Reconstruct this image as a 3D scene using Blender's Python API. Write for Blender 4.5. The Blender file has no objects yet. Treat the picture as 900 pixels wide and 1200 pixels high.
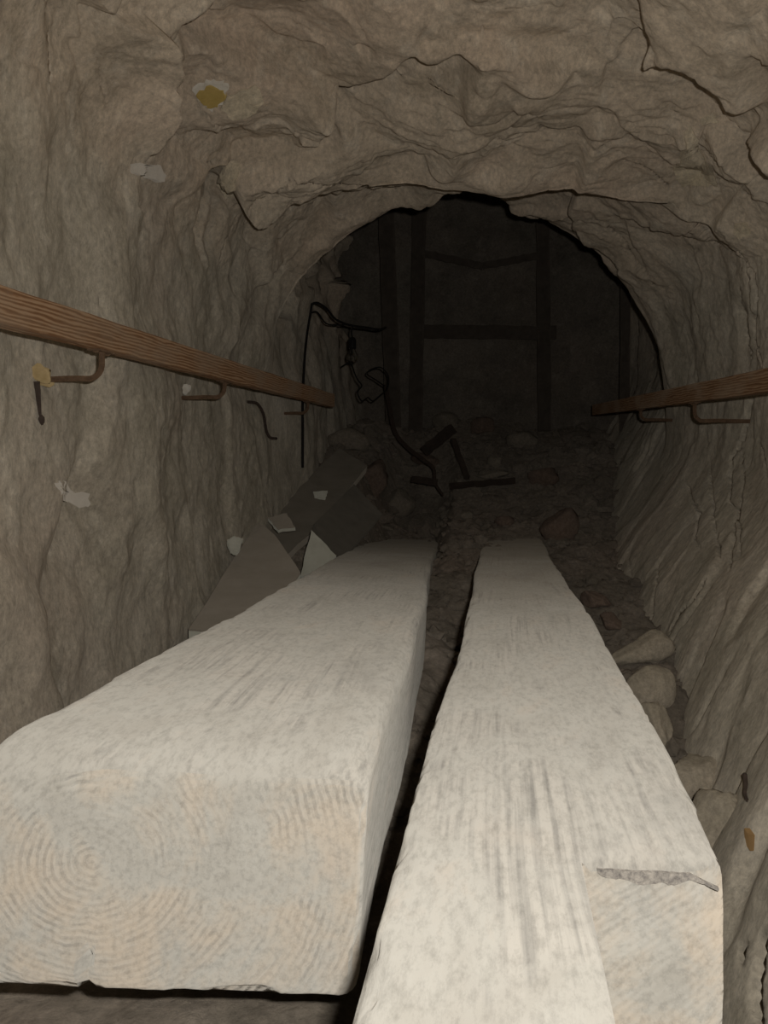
import bpy, bmesh, math, random
import numpy as np
from mathutils import Vector, Matrix
from mathutils.bvhtree import BVHTree

S = bpy.context.scene
COL = S.collection
Z0 = 0.60                      # height of the lens above the world's zero level
F = 1200.0                     # focal length in pixels of the 900 x 1200 frame
CX, CY = 565.0, 545.0          # where the axis of the passage vanishes

# ------------------------------------------------------------------ camera, world, flash, exposure
cam = bpy.data.cameras.new('camera')
cam.sensor_width = 36; cam.sensor_fit = 'AUTO'; cam.lens = 36.0
cam.shift_x = (450 - CX) / 1200; cam.shift_y = -(600 - CY) / 1200
cam.clip_start = 0.02
cam_o = bpy.data.objects.new('camera', cam); COL.objects.link(cam_o)
cam_o.location = (0, 0, Z0); cam_o.rotation_euler = (math.pi / 2, 0, 0)
S.camera = cam_o

w = bpy.data.worlds.new('world'); S.world = w; w.use_nodes = True
w.node_tree.nodes['Background'].inputs[0].default_value = (0.6, 0.55, 0.5, 1)
w.node_tree.nodes['Background'].inputs[1].default_value = 0.0

fl = bpy.data.lights.new('camera_flash', 'AREA')
fl.shape = 'RECTANGLE'; fl.size = 0.03; fl.size_y = 0.018; fl.energy = 1.0
fl.color = (1.0, 0.965, 0.905)
fl.use_nodes = True
nt = fl.node_tree
em = nt.nodes['Emission']; lf = nt.nodes.new('ShaderNodeLightFalloff')
lf.inputs['Strength'].default_value = 17.8; lf.inputs['Smooth'].default_value = 0.7
nt.links.new(lf.outputs['Quadratic'], em.inputs['Strength'])
fl_o = bpy.data.objects.new('camera_flash', fl); COL.objects.link(fl_o)
fl_o.location = (0.055, 0.0, Z0 + 0.05); fl_o.rotation_euler = (math.radians(90 - 2), 0, math.radians(5))

S.view_settings.view_transform = 'Standard'; S.view_settings.look = 'None'
S.view_settings.gamma = 1.0; S.view_settings.use_curve_mapping = False
S.view_settings.exposure = 0.0
S.cycles.max_bounces = 6; S.cycles.diffuse_bounces = 3

# ------------------------------------------------------------------ helpers
def at(px, py, Y):             # the world point at distance Y that the photograph shows at (px, py)
    return Vector(((px - CX) / F * Y, Y, Z0 + (CY - py) / F * Y))

def vnoise(p, seed=0):         # value noise, p = (n,3)
    p = np.asarray(p, dtype=np.float64)
    i = np.floor(p).astype(np.int64); f = p - i
    f = f * f * f * (f * (f * 6 - 15) + 10)
    def h(a, b, c):
        n = (a * 374761393 + b * 668265263 + c * 2147483647 + seed * 974634721) & 0xffffffff
        n = ((n ^ (n >> 13)) * 1274126177) & 0xffffffff
        n = ((n ^ (n >> 16)) * 2246822519) & 0xffffffff
        n = n ^ (n >> 15)
        return (n & 0xffffff) / float(0xffffff) * 2 - 1
    x0, y0, z0 = i[:, 0], i[:, 1], i[:, 2]
    r = 0
    for dx in (0, 1):
        wx = f[:, 0] if dx else 1 - f[:, 0]
        for dy in (0, 1):
            wy = f[:, 1] if dy else 1 - f[:, 1]
            for dz in (0, 1):
                wz = f[:, 2] if dz else 1 - f[:, 2]
                r = r + h(x0 + dx, y0 + dy, z0 + dz) * wx * wy * wz
    return r

def fbm(p, freq, octs=4, gain=0.5, seed=0, scale=(1, 1, 1)):
    p = np.asarray(p) * np.array(scale) * freq
    a, r = 1.0, 0
    for k in range(octs):
        r = r + a * vnoise(p + 17.3 * k, seed + k)
        p = p * 2.03; a *= gain
    return r

def facets(p, cell, slope, seed=0, scale=(1, 1, 1), soft=24):
    # broken faces: every cell of a jittered lattice is a tilted plane; returns the offset
    q = np.asarray(p) * np.array(scale) / cell
    q = q + 0.22 * np.stack([vnoise(q * 2.1, seed + 1), vnoise(q * 2.1 + 9.1, seed + 2), vnoise(q * 2.1 + 5.7, seed + 3)], 1)
    i0 = np.floor(q).astype(np.int64)
    W = np.zeros(len(q)); off = np.zeros(len(q))
    def h(a, k):
        n = (a[:, 0] * 374761393 + a[:, 1] * 668265263 + a[:, 2] * 1440670441 + (seed * 31 + k) * 974634721) & 0xffffffff
        n = ((n ^ (n >> 13)) * 1274126177) & 0xffffffff
        n = ((n ^ (n >> 16)) * 2246822519) & 0xffffffff
        n = n ^ (n >> 15)
        return (n & 0xffffff) / float(0xffffff)
    for dx in (-1, 0, 1):
        for dy in (-1, 0, 1):
            for dz in (-1, 0, 1):
                c = i0 + np.array([dx, dy, dz])
                v = q - (c + np.stack([h(c, 1), h(c, 2), h(c, 3)], 1))
                wgt = np.exp(-soft * (v * v).sum(1)) + 1e-30
                g = np.stack([h(c, 4), h(c, 5), h(c, 6)], 1) * 2 - 1
                off += wgt * ((v * g).sum(1) + (h(c, 7) - .5) * .5); W += wgt
    return off / W * cell * slope

def mesh_np(name, V, Fq, mat, parent=None, smooth=True):
    me = bpy.data.meshes.new(name)
    V = np.asarray(V, dtype=np.float32); Fq = np.asarray(Fq, dtype=np.int32)
    k = Fq.shape[1]
    me.vertices.add(len(V)); me.vertices.foreach_set('co', V.ravel())
    me.loops.add(Fq.size); me.loops.foreach_set('vertex_index', Fq.ravel())
    me.polygons.add(len(Fq))
    me.polygons.foreach_set('loop_start', np.arange(0, Fq.size, k, dtype=np.int32))
    me.polygons.foreach_set('loop_total', np.full(len(Fq), k, dtype=np.int32))
    me.update(calc_edges=True); me.validate()
    me.polygons.foreach_set('use_smooth', np.full(len(me.polygons), smooth, dtype=bool))
    me.materials.append(mat)
    o = bpy.data.objects.new(name, me); COL.objects.link(o)
    if parent: o.parent = parent
    return o

def obj_bm(name, bm, mat, parent=None, smooth=True):
    bmesh.ops.recalc_face_normals(bm, faces=bm.faces[:])
    me = bpy.data.meshes.new(name); bm.to_mesh(me); bm.free()
    me.polygons.foreach_set('use_smooth', [smooth] * len(me.polygons))
    me.materials.append(mat)
    o = bpy.data.objects.new(name, me); COL.objects.link(o)
    if parent:
        o.parent = parent
        o.matrix_parent_inverse = Matrix.Translation(parent.location).inverted()
    return o

def tag(o, label=None, cat=None, group=None, kind=None):
    if label: o['label'] = label
    if cat: o['category'] = cat
    if group: o['group'] = group
    if kind: o['kind'] = kind
    return o

def thing(name, loc, label, cat, group=None):
    o = bpy.data.objects.new(name, None); COL.objects.link(o)
    o.location = loc; o.empty_display_size = 0.05
    return tag(o, label, cat, group)

def tube(bm, pts, r, seg=8, cap=True):
    pts = [Vector(p) for p in pts]
    # smooth the path with Catmull-Rom
    P = []
    for i in range(len(pts) - 1):
        p0 = pts[max(i - 1, 0)]; p1 = pts[i]; p2 = pts[i + 1]; p3 = pts[min(i + 2, len(pts) - 1)]
        for t in (0, .25, .5, .75):
            P.append(0.5 * ((2 * p1) + (p2 - p0) * t + (2 * p0 - 5 * p1 + 4 * p2 - p3) * t * t + (3 * p1 - p0 - 3 * p2 + p3) * t ** 3))
    P.append(pts[-1])
    rings = []
    up = Vector((0.31, 0.2, 0.93))
    for i, p in enumerate(P):
        d = (P[min(i + 1, len(P) - 1)] - P[max(i - 1, 0)]).normalized()
        a = d.cross(up)
        if a.length < 1e-3: a = d.cross(Vector((1, 0, 0)))
        a.normalize(); b = d.cross(a)
        rr = r(i / (len(P) - 1)) if callable(r) else r
        rings.append([bm.verts.new(p + (a * math.cos(2 * math.pi * k / seg) + b * math.sin(2 * math.pi * k / seg)) * rr) for k in range(seg)])
    for i in range(len(rings) - 1):
        for k in range(seg):
            bm.faces.new((rings[i][k], rings[i][(k + 1) % seg], rings[i + 1][(k + 1) % seg], rings[i + 1][k]))
    if cap:
        bm.faces.new(rings[0][::-1]); bm.faces.new(rings[-1])

# ------------------------------------------------------------------ materials
def new_mat(name):
    m = bpy.data.materials.new(name); m.use_nodes = True
    n = m.node_tree.nodes; b = n['Principled BSDF']
    b.inputs['Roughness'].default_value = 0.95
    b.inputs['Specular IOR Level'].default_value = 0.15
    if 'Diffuse Roughness' in b.inputs: b.inputs['Diffuse Roughness'].default_value = 1.0
    return m, m.node_tree, b

def N(t, typ, **kw):
    n = t.nodes.new(typ)
    for k, v in kw.items():
        if k in n.inputs: n.inputs[k].default_value = v
        else: setattr(n, k, v)
    return n

def coords(t, scale=(1, 1, 1), rot=(0, 0, 0)):
    c = N(t, 'ShaderNodeTexCoord'); m = N(t, 'ShaderNodeMapping')
    m.inputs['Scale'].default_value = scale; m.inputs['Rotation'].default_value = rot
    t.links.new(c.outputs['Object'], m.inputs['Vector'])
    return m.outputs['Vector']

def noise(t, vec, scale, detail=6, rough=0.6, dist=0.0):
    n = N(t, 'ShaderNodeTexNoise', Scale=scale, Detail=detail, Roughness=rough, Distortion=dist)
    t.links.new(vec, n.inputs['Vector']); return n.outputs['Fac']

def ramp(t, fac, stops):
    r = N(t, 'ShaderNodeValToRGB'); e = r.color_ramp.elements
    while len(e) < len(stops): e.new(0.5)
    for el, (p, c) in zip(e, stops):
        el.position = p; el.color = (*c, 1) if len(c) == 3 else c
    t.links.new(fac, r.inputs['Fac']); return r.outputs['Color']

def mix(t, fac, a, b, mode='MIX'):
    m = N(t, 'ShaderNodeMix', data_type='RGBA', blend_type=mode)
    for sock, v in ((m.inputs[0], fac), (m.inputs[6], a), (m.inputs[7], b)):
        if hasattr(v, 'default_value') or hasattr(v, 'is_linked'): t.links.new(v, sock)
        else: sock.default_value = v if isinstance(v, (int, float)) else (*v, 1)
    return m.outputs[2]

def bump(t, b, fac, strength, dist, prev=None):
    n = N(t, 'ShaderNodeBump', Strength=strength, Distance=dist)
    t.links.new(fac, n.inputs['Height'])
    if prev: t.links.new(prev, n.inputs['Normal'])
    t.links.new(n.outputs['Normal'], b.inputs['Normal'])
    return n.outputs['Normal']

def rock_mat(name, dark, mid, light, streak=(1, 1, 1), bumpy=1.0, warm=(0.2, 0.13, 0.09), roof=None, rough=.35):
    m, t, b = new_mat(name)
    v = coords(t); vs = coords(t, streak)
    b.inputs['Diffuse Roughness'].default_value = rough
    big = noise(t, vs, 2.6, 9, 0.70, 0.2)
    stops = lambda q: [(0.30, q[0]), (0.5, q[1]), (0.70, q[2])]
    c = ramp(t, big, stops((dark, mid, light)))
    warm_c = warm
    if roof:                   # the roof stone is warmer: the change wanders around the springing
        g = N(t, 'ShaderNodeTexCoord'); sp = N(t, 'ShaderNodeSeparateXYZ'); t.links.new(g.outputs['Object'], sp.inputs[0])
        ad = N(t, 'ShaderNodeMath', operation='MULTIPLY_ADD'); t.links.new(noise(t, v, 3.0, 5, .6), ad.inputs[0]); ad.inputs[1].default_value = 0.7
        t.links.new(sp.outputs['Z'], ad.inputs[2])
        mr = N(t, 'ShaderNodeMapRange', interpolation_type='SMOOTHSTEP'); t.links.new(ad.outputs[0], mr.inputs[0])
        mr.inputs[1].default_value = 1.48; mr.inputs[2].default_value = 1.86
        c = mix(t, mr.outputs[0], c, ramp(t, noise(t, coords(t, (.6, 1, 1.6)), 2.6, 9, .7, .5), stops(roof[:3])))
        warm_c = mix(t, mr.outputs[0], warm, roof[3])
    wn = noise(t, v, 1.3, 5, 0.6)
    wf = ramp(t, wn, [(0.48, (0, 0, 0)), (0.66, (1, 1, 1))])
    wm = N(t, 'ShaderNodeMath', operation='MULTIPLY'); t.links.new(wf, wm.inputs[0]); wm.inputs[1].default_value = 0.5
    c = mix(t, wm.outputs[0], c, warm_c)
    bl = ramp(t, noise(t, vs, 11, 8, 0.75, 0.15), [(0.52, (0, 0, 0)), (0.72, (0.55, 0.55, 0.55))])
    c = mix(t, bl, c, tuple(min(1, x * 1.25 + .01) for x in light))
    dk = ramp(t, noise(t, vs, 6.3, 9, 0.76, 0.2), [(0.53, (0, 0, 0)), (0.72, (0.6, 0.6, 0.6))])
    c = mix(t, dk, c, tuple(x * .66 for x in dark))
    fine = noise(t, vs, 75, 8, 0.8)
    c = mix(t, 0.7, c, ramp(t, fine, [(0.32, (0.5, 0.5, 0.5)), (0.68, (1.4, 1.39, 1.36))]), 'MULTIPLY')
    vein = N(t, 'ShaderNodeTexNoise', Scale=7.0, Detail=6, Roughness=0.6, Distortion=1.2)
    t.links.new(vs, vein.inputs['Vector'])
    vf = ramp(t, vein.outputs['Fac'], [(0.488, (0, 0, 0)), (0.5, (.22, .22, .22)), (0.512, (0, 0, 0))])
    c = mix(t, vf, c, tuple(x * .5 for x in dark))
    t.links.new(c, b.inputs['Base Color'])
    p = bump(t, b, noise(t, vs, 16, 10, 0.75, 0.1), 0.5 * bumpy, 0.012)
    p = bump(t, b, noise(t, v, 130, 6, 0.75), 0.8 * bumpy, 0.004, p)
    return m

M = {}
M['rock'] = rock_mat('rock', (0.36, 0.32, 0.25), (0.53, 0.475, 0.385), (0.63, 0.575, 0.485), (1, 1, .7), 0.42, (0.50, 0.405, 0.325),
                     ((0.42, 0.35, 0.265), (0.63, 0.53, 0.415), (0.73, 0.63, 0.505), (0.66, 0.52, 0.405)))
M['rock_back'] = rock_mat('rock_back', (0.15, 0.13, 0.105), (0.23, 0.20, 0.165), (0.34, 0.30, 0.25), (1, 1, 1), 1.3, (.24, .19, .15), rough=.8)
M['rubble'] = rock_mat('rubble', (0.145, 0.123, 0.097), (0.21, 0.18, 0.145), (0.30, 0.255, 0.21), (1, 1, 1), 1.1, (.22, .17, .132), rough=.8)
M['stone'] = rock_mat('stone', (0.34, 0.295, 0.225), (0.44, 0.385, 0.30), (0.52, 0.46, 0.37), (1, 1, 1), 0.5, (.42, .345, .27))
M['stone_red'] = rock_mat('stone_red', (0.155, 0.115, 0.09), (0.20, 0.15, 0.12), (0.25, 0.195, 0.155), (1, 1, 1), 0.9)
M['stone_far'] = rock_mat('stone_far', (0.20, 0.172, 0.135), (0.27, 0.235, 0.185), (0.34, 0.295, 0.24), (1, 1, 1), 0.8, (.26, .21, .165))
M['slab_pale'] = rock_mat('slab_pale', (0.60, 0.52, 0.38), (0.68, 0.59, 0.45), (0.74, 0.65, 0.51), (1, 1, 1), 0.3, (.52, .44, .32))

def flat_mat(name, a, b_, scale=30, bs=0.3, rough=0.9):
    m, t, b = new_mat(name); v = coords(t)
    n = noise(t, v, scale, 6, 0.65)
    t.links.new(ramp(t, n, [(0.3, a), (0.7, b_)]), b.inputs['Base Color'])
    bump(t, b, n, bs, 0.004); b.inputs['Roughness'].default_value = rough
    return m
M['plaster_grey'] = flat_mat('plaster_grey', (0.55, 0.50, 0.43), (0.62, 0.57, 0.50))
M['plaster_white'] = flat_mat('plaster_white', (0.40, 0.36, 0.29), (0.50, 0.46, 0.39), 40, 0.6)
M['chalk'] = flat_mat('chalk', (0.58, 0.53, 0.45), (0.74, 0.70, 0.62), 40, 0.5)
M['yellow'] = flat_mat('yellow', (0.44, 0.32, 0.10), (0.53, 0.39, 0.14), 30, 0.3)
M['mortar'] = flat_mat('mortar', (0.42, 0.31, 0.15), (0.55, 0.42, 0.23), 60, 0.5)
M['iron'] = flat_mat('iron', (0.10, 0.06, 0.035), (0.19, 0.12, 0.075), 90, 0.4, 0.7)
M['iron_dark'] = flat_mat('iron_dark', (0.045, 0.033, 0.026), (0.085, 0.062, 0.05), 90, 0.4, 0.7)
M['cable'] = flat_mat('cable', (0.012, 0.011, 0.01), (0.025, 0.022, 0.02), 60, 0.1, 0.6)
M['board'] = flat_mat('board', (0.30, 0.265, 0.215), (0.37, 0.325, 0.27), 9, 0.15)
M['board_dark'] = flat_mat('board_dark', (0.11, 0.10, 0.082), (0.16, 0.143, 0.118), 9, 0.15)
M['board_brown'] = flat_mat('board_brown', (0.155, 0.137, 0.108), (0.21, 0.185, 0.15), 9, 0.25)
M['gypsum'] = flat_mat('gypsum', (0.52, 0.51, 0.43), (0.62, 0.61, 0.53), 25, 0.4)
M['old_wood'] = flat_mat('old_wood', (0.10, 0.082, 0.066), (0.16, 0.132, 0.107), 20, 0.4)
M['strip_grey'] = flat_mat('strip_grey', (0.13, 0.12, 0.115), (0.46, 0.42, 0.37), 230, 0.6)
M['scrap_wood'] = flat_mat('scrap_wood', (0.045, 0.034, 0.027), (0.08, 0.06, 0.047), 20, 0.4)
M['wedge'] = flat_mat('wedge', (0.24, 0.145, 0.06), (0.32, 0.20, 0.09), 40, 0.3)

def rail_mat(name, k):
    m, t, b = new_mat(name); v = coords(t, (1, .09, 1))
    wv = N(t, 'ShaderNodeTexWave', Scale=42, Distortion=7.0, Detail=4.0)
    wv.bands_direction = 'Z'; wv.inputs['Detail Scale'].default_value = 1.6
    t.links.new(v, wv.inputs['Vector'])
    c = ramp(t, wv.outputs['Fac'], [(0.15, tuple(x * k for x in (0.155, 0.08, 0.04))), (0.6, tuple(x * k for x in (0.26, 0.15, 0.08))), (0.92, tuple(x * k for x in (0.31, 0.20, 0.12)))])
    gn = noise(t, coords(t, (1, .3, 1)), 9, 6, .65)
    c = mix(t, ramp(t, gn, [(0.45, (0, 0, 0)), (0.66, (.75, .75, .75))]), c, (0.24, 0.18, 0.125))
    t.links.new(c, b.inputs['Base Color']); b.inputs['Roughness'].default_value = 0.75
    p = bump(t, b, wv.outputs['Fac'], 0.25, 0.002); return m
M['rail_wood'] = rail_mat('rail_wood', 1.0); M['rail_dull'] = rail_mat('rail_dull', .72)

def beam_mat(name, ring_c, rings=1.0, ochre=.8):
    # dusted, lime-white timber: long grain along local Y, growth rings across the cut ends
    m, t, b = new_mat(name)
    c0 = N(t, 'ShaderNodeTexCoord')
    v = coords(t)
    # grain along Y
    warp = noise(t, coords(t, (1, .5, 1)), 2.2, 3, .5)
    sep = N(t, 'ShaderNodeSeparateXYZ'); t.links.new(c0.outputs['Object'], sep.inputs[0])
    ad = N(t, 'ShaderNodeMath', operation='MULTIPLY_ADD'); t.links.new(warp, ad.inputs[0]); ad.inputs[1].default_value = 0.035
    t.links.new(sep.outputs['X'], ad.inputs[2])
    sy = N(t, 'ShaderNodeMath', operation='MULTIPLY'); t.links.new(sep.outputs['Y'], sy.inputs[0]); sy.inputs[1].default_value = .018
    cmb = N(t, 'ShaderNodeCombineXYZ'); t.links.new(ad.outputs[0], cmb.inputs[0]); t.links.new(sy.outputs[0], cmb.inputs[1])
    t.links.new(sep.outputs['Z'], cmb.inputs[2])
    grain = noise(t, cmb.outputs[0], 150, 3, .6)
    # rings in local X,Z
    mp = N(t, 'ShaderNodeMapping'); t.links.new(c0.outputs['Object'], mp.inputs['Vector'])
    mp.inputs['Location'].default_value = (-ring_c[0], 0, -ring_c[1]); mp.inputs['Scale'].default_value = (1, 0.0, 1.12)
    wv = N(t, 'ShaderNodeTexWave', Scale=48, Distortion=3.2, Detail=3.0)
    wv.wave_type = 'RINGS'; wv.rings_direction = 'SPHERICAL'; wv.inputs['Detail Scale'].default_value = 1.1
    t.links.new(mp.outputs['Vector'], wv.inputs['Vector'])
    geo = N(t, 'ShaderNodeNewGeometry')
    vt = N(t, 'ShaderNodeVectorTransform', vector_type='NORMAL', convert_from='WORLD', convert_to='OBJECT')
    t.links.new(geo.outputs['True Normal'], vt.inputs[0])
    ns = N(t, 'ShaderNodeSeparateXYZ'); t.links.new(vt.outputs[0], ns.inputs[0])
    endf = N(t, 'ShaderNodeMath', operation='MULTIPLY'); t.links.new(ns.outputs['Y'], endf.inputs[0]); endf.inputs[1].default_value = -1.0
    end = ramp(t, endf.outputs[0], [(0.45, (0, 0, 0)), (0.75, (1, 1, 1))])
    pat = mix(t, end, grain, wv.outputs['Fac'])
    # dust hides the pattern in patches
    pn = noise(t, coords(t, (1, .4, 1)), 8.5, 8, .7, .6)
    show = ramp(t, pn, [(0.49, (0.02, 0.02, 0.02)), (0.60, (1, 1, 1))])
    lines = ramp(t, pat, [(0.25, (0.25, 0.24, 0.225)), (0.55, (0.52, 0.495, 0.45))])
    dust = ramp(t, noise(t, coords(t, (1, .35, 1)), 12, 8, .68, .3), [(0.3, (0.43, 0.41, 0.37)), (0.55, (0.495, 0.48, 0.44)), (0.75, (0.515, 0.465, 0.405))])
    sf = N(t, 'ShaderNodeMath', operation='MULTIPLY'); t.links.new(show, sf.inputs[0]); sf.inputs[1].default_value = .8
    rl_ = N(t, 'ShaderNodeMapRange'); t.links.new(end, rl_.inputs[0]); rl_.inputs[3].default_value = 1.0; rl_.inputs[4].default_value = rings * .85
    sg = N(t, 'ShaderNodeMath', operation='MULTIPLY'); t.links.new(sf.outputs[0], sg.inputs[0]); t.links.new(rl_.outputs[0], sg.inputs[1])
    c = mix(t, sg.outputs[0], dust, lines)
    gp = ramp(t, noise(t, coords(t, (1, .5, 1)), 4.0, 7, .68, .4), [(0.55, (0, 0, 0)), (0.72, (.5, .5, .5))])
    c = mix(t, gp, c, (0.33, 0.32, 0.30))
    ep = N(t, 'ShaderNodeMath', operation='MULTIPLY')
    t.links.new(ramp(t, noise(t, v, 9, 6, .65, .4), [(0.46, (0, 0, 0)), (0.62, (ochre, ochre, ochre))]), ep.inputs[0]); t.links.new(end, ep.inputs[1])
    c = mix(t, ep.outputs[0], c, (0.56, 0.49, 0.405))
    spk = ramp(t, noise(t, coords(t, (1, .3, 1)), 150, 6, .75), [(0.3, (.62, .61, .59)), (0.54, (1.07, 1.06, 1.04))])
    c = mix(t, .6, c, spk, 'MULTIPLY')
    # far end darkened to brown: the fading of the light painted into the timber
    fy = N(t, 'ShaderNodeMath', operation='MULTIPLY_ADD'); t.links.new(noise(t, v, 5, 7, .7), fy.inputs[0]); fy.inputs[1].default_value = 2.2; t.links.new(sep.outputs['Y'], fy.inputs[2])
    far_fade = N(t, 'ShaderNodeMapRange'); t.links.new(fy.outputs[0], far_fade.inputs[0]); far_fade.inputs[1].default_value = 2.6; far_fade.inputs[2].default_value = 4.9; far_fade.inputs[4].default_value = .9
    c = mix(t, far_fade.outputs[0], c, (0.27, 0.235, 0.185))
    t.links.new(c, b.inputs['Base Color'])
    p = bump(t, b, pat, .35, .0015)
    p = bump(t, b, noise(t, coords(t, (1, .09, 1)), 70, 8, .7), .5, .0022, p)
    p = bump(t, b, noise(t, coords(t, (1, .12, 1)), 16, 4, .55), .22, .004, p)
    return m
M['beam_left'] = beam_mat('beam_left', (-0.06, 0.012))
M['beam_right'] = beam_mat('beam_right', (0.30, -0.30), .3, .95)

# ------------------------------------------------------------------ the rock shell of the passage
# each key: distance Y and 17 points (x, z above the lens[, Y of its own]) from the left foot over the roof to the right foot
keys = [
 (-1.6, [(-.86,-.9),(-.90,-.4),(-.93,0),(-.93,.4),(-.92,.8),(-.76,1.05),(-.5,1.15),(-.2,1.18),(.0,1.18),(.2,1.17),(.45,1.05),(.7,.85),(.88,.5),(.92,.3),(.92,0),(0.670,-.4),(0.470,-.9)]),
 (1.2, [(-.86,-.9),(-.89,-.4),(-.91,0),(-.92,.4),(-.92,.8),(-.76,1.05),(-.5,1.15),(-.2,1.18),(.0,1.18),(.1,1.17),(.3,1.08),(.58,.88),(.86,.55),(.90,.3),(.88,0),(0.52,-.4),(0.26,-.9)]),
 (2.05, [(-.84,-.9),(-.87,-.4),(-.89,0),(-.90,.4),(-.89,.78),(-.76,1.02),(-.5,1.14),(-.2,1.17),(.0,1.17),(.1,1.16),(.2,1.12),(.56,.90),(.86,.57),(.90,.35),(.87,0),(0.585,-.4),(0.345,-.9)]),
 (2.45, [(-.83,-.9),(-.86,-.4),(-.875,0),(-.89,.4),(-.87,.76),(-.75,.98),(-.5,1.1),(-.2,1.12),(.0,1.12),(.2,1.12),(.32,1.11),(.62,.88),(.87,.57),(.90,.35),(.87,0),(0.60,-.4),(0.36,-.9)]),
 (2.75, [(-.82,-.9),(-.85,-.4),(-.865,0),(-.885,.4),(-.86,.72),(-.76,.88),(-.5,.945),(-.2,.955),(.0,.955),(.33,.975),(.63,.985),(.80,.82),(.89,.6),(.90,.35),(.87,0),(0.60,-.4),(0.35,-.9)]),
 (3.05, [(-.82,-.9),(-.84,-.4),(-.86,0),(-.88,.4),(-.855,.69),(-.76,.85),(-.52,.90),(-.2,.905),(.0,.90),(.34,.915),(.60,.90),(.79,.85),(.90,.63),(.905,.38),(.87,0),(0.60,-.4),(0.36,-.9)]),
 (3.30, [(-.81,-.9),(-.835,-.4),(-.852,0),(-.87,.4),(-.85,.67),(-.76,.835),(-.55,.885),(-.2,.883),(.1,.873),(.34,.88),(.49,.83),(.73,.775),(.86,.67),(.90,.42),(.865,0),(0.560,-.4),(0.300,-.9)]),
 (3.37, [(-.81,-.9),(-.835,-.4),(-.85,0),(-.87,.4),(-.85,.67),(-.76,.855),(-.56,.945),(-.22,1.0),(.08,1.01),(.34,.99),(.5,.92),(.755,.83),(.875,.69),(.90,.42),(.86,0),(0.560,-.4),(0.300,-.9)]),
 (4.05, [(-.80,-.9),(-.82,-.4),(-.828,0),(-.845,.36),(-.80,.58),(-.675,.775),(-.50,.925),(-.27,1.055),(.02,1.16,4.25),(.150,1.155,4.6),(.327,1.07,4.6),(.537,.924,4.6),(.69,.748,4.6),(.80,.52,4.6),(.815,0.05,4.6),(0.550,-.4,4.6),(0.310,-.9,4.6)]),
 (4.16, [(-.80,-.9),(-.82,-.4),(-.825,0),(-.84,.36),(-.87,.66),(-.92,1.0),(-.8,1.3),(-.4,1.55),(.0,1.62,4.36),(.25,1.62,4.70),(.55,1.5,4.72),(.80,1.2,4.72),(.95,.9,4.72),(.97,.5,4.72),(.815,0.05,4.70),(0.550,-.4,4.7),(0.310,-.9,4.7)]),
 (5.4, [(-.80,-.9),(-.81,-.4),(-.80,0),(-.83,.40),(-.88,.75),(-.95,1.1),(-.9,1.6),(-.5,2.1),(.0,2.2),(.25,2.2),(.6,2.1),(.90,1.6),(1.0,1.0),(.98,.5),(.76,0.05),(0.530,-.4),(0.310,-.9)]),
 (7.3, [(-.80,-.9),(-.81,-.4),(-.80,0),(-.83,.40),(-.88,.75),(-.95,1.1),(-.9,1.6),(-.5,2.1),(.0,2.2),(.25,2.2),(.6,2.1),(.90,1.6),(1.0,1.0),(.98,.5),(.76,0.05),(0.530,-.4),(0.310,-.9)]),
]
rows_between = [40, 60, 55, 55, 50, 50, 14, 110, 14, 60, 50]
NC = 17
SEGS = [46] * 13 + [80, 96, 70]   # columns per control segment
UU1 = np.concatenate([i + np.linspace(0, 1, n, endpoint=False) for i, n in enumerate(SEGS)] + [[16.0]])
def col(u): return int(np.argmin(np.abs(UU1 - u)))
K = np.array([[(p[0], (p[2] if len(p) == 3 else Y), p[1] + Z0) for p in pts] for Y, pts in keys])  # (nk,17,3)
# Catmull-Rom across u for every key
def cr_u(row):
    out = []
    for i in range(NC - 1):
        p0, p1, p2, p3 = row[max(i - 1, 0)], row[i], row[i + 1], row[min(i + 2, NC - 1)]
        ts = np.linspace(0, 1, SEGS[i], endpoint=False)[:, None]
        c = 0.5 * ((2 * p1) + (p2 - p0) * ts + (2 * p0 - 5 * p1 + 4 * p2 - p3) * ts ** 2 + (3 * p1 - p0 - 3 * p2 + p3) * ts ** 3)
        l = p1 + (p2 - p1) * ts
        out.append(0.6 * c + 0.4 * l)
    out.append(row[-1][None, :])
    return np.vstack(out)
KU = np.array([cr_u(k) for k in K])
rows = []
for i, n in enumerate(rows_between):
    for tt in np.linspace(0, 1, n, endpoint=False):
        rows.append(KU[i] * (1 - tt) + KU[i + 1] * tt)
rows.append(KU[-1])
G = np.array(rows)             # (nv,nu,3)
nv, nu = G.shape[:2]
def grid_normals(G):
    du = np.gradient(G, axis=1); dv = np.gradient(G, axis=0)
    n = np.cross(dv, du); n /= (np.linalg.norm(n, axis=2, keepdims=True) + 1e-9)
    return n                   # points OUT of the passage or in, fixed below
Nn = grid_normals(G)
ctr = np.array([0, 0, Z0]); toc = G * np.array([1, 0, 1]) - ctr * np.array([1, 0, 1])
sgn = np.sign((Nn * toc).sum(2)).mean()
Nn = Nn * (1 if sgn > 0 else -1)   # outward, into the rock
P = G.reshape(-1, 3)
uu = np.tile(UU1, nv)
ceil_w = np.clip(1 - np.abs(uu - 8) / 4.2, 0, 1) ** 0.6
Ycol = P[:, 1]
right_w = np.clip((uu - 10.5) / 1.5, 0, 1)
left_w = np.clip((4.8 - uu) / 1.2, 0, 1)
d = 0.028 * fbm(P, 1.7, 3, .5, 1) + 0.012 * (1 - .5 * right_w) * fbm(P, 5.5, 4, .55, 7)
d += facets(P, .36, .42, 5, (1, 1, 1.2), 30) * (1 - right_w) * (1 - left_w)
d += facets(P, .15, .13, 9, (1, 1, 1.3), 26) * (1 - right_w * .7) * (1 - left_w * .8)
d += facets(P, .34, .09, 13, (1, 1.4, .5), 22) * right_w
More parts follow.
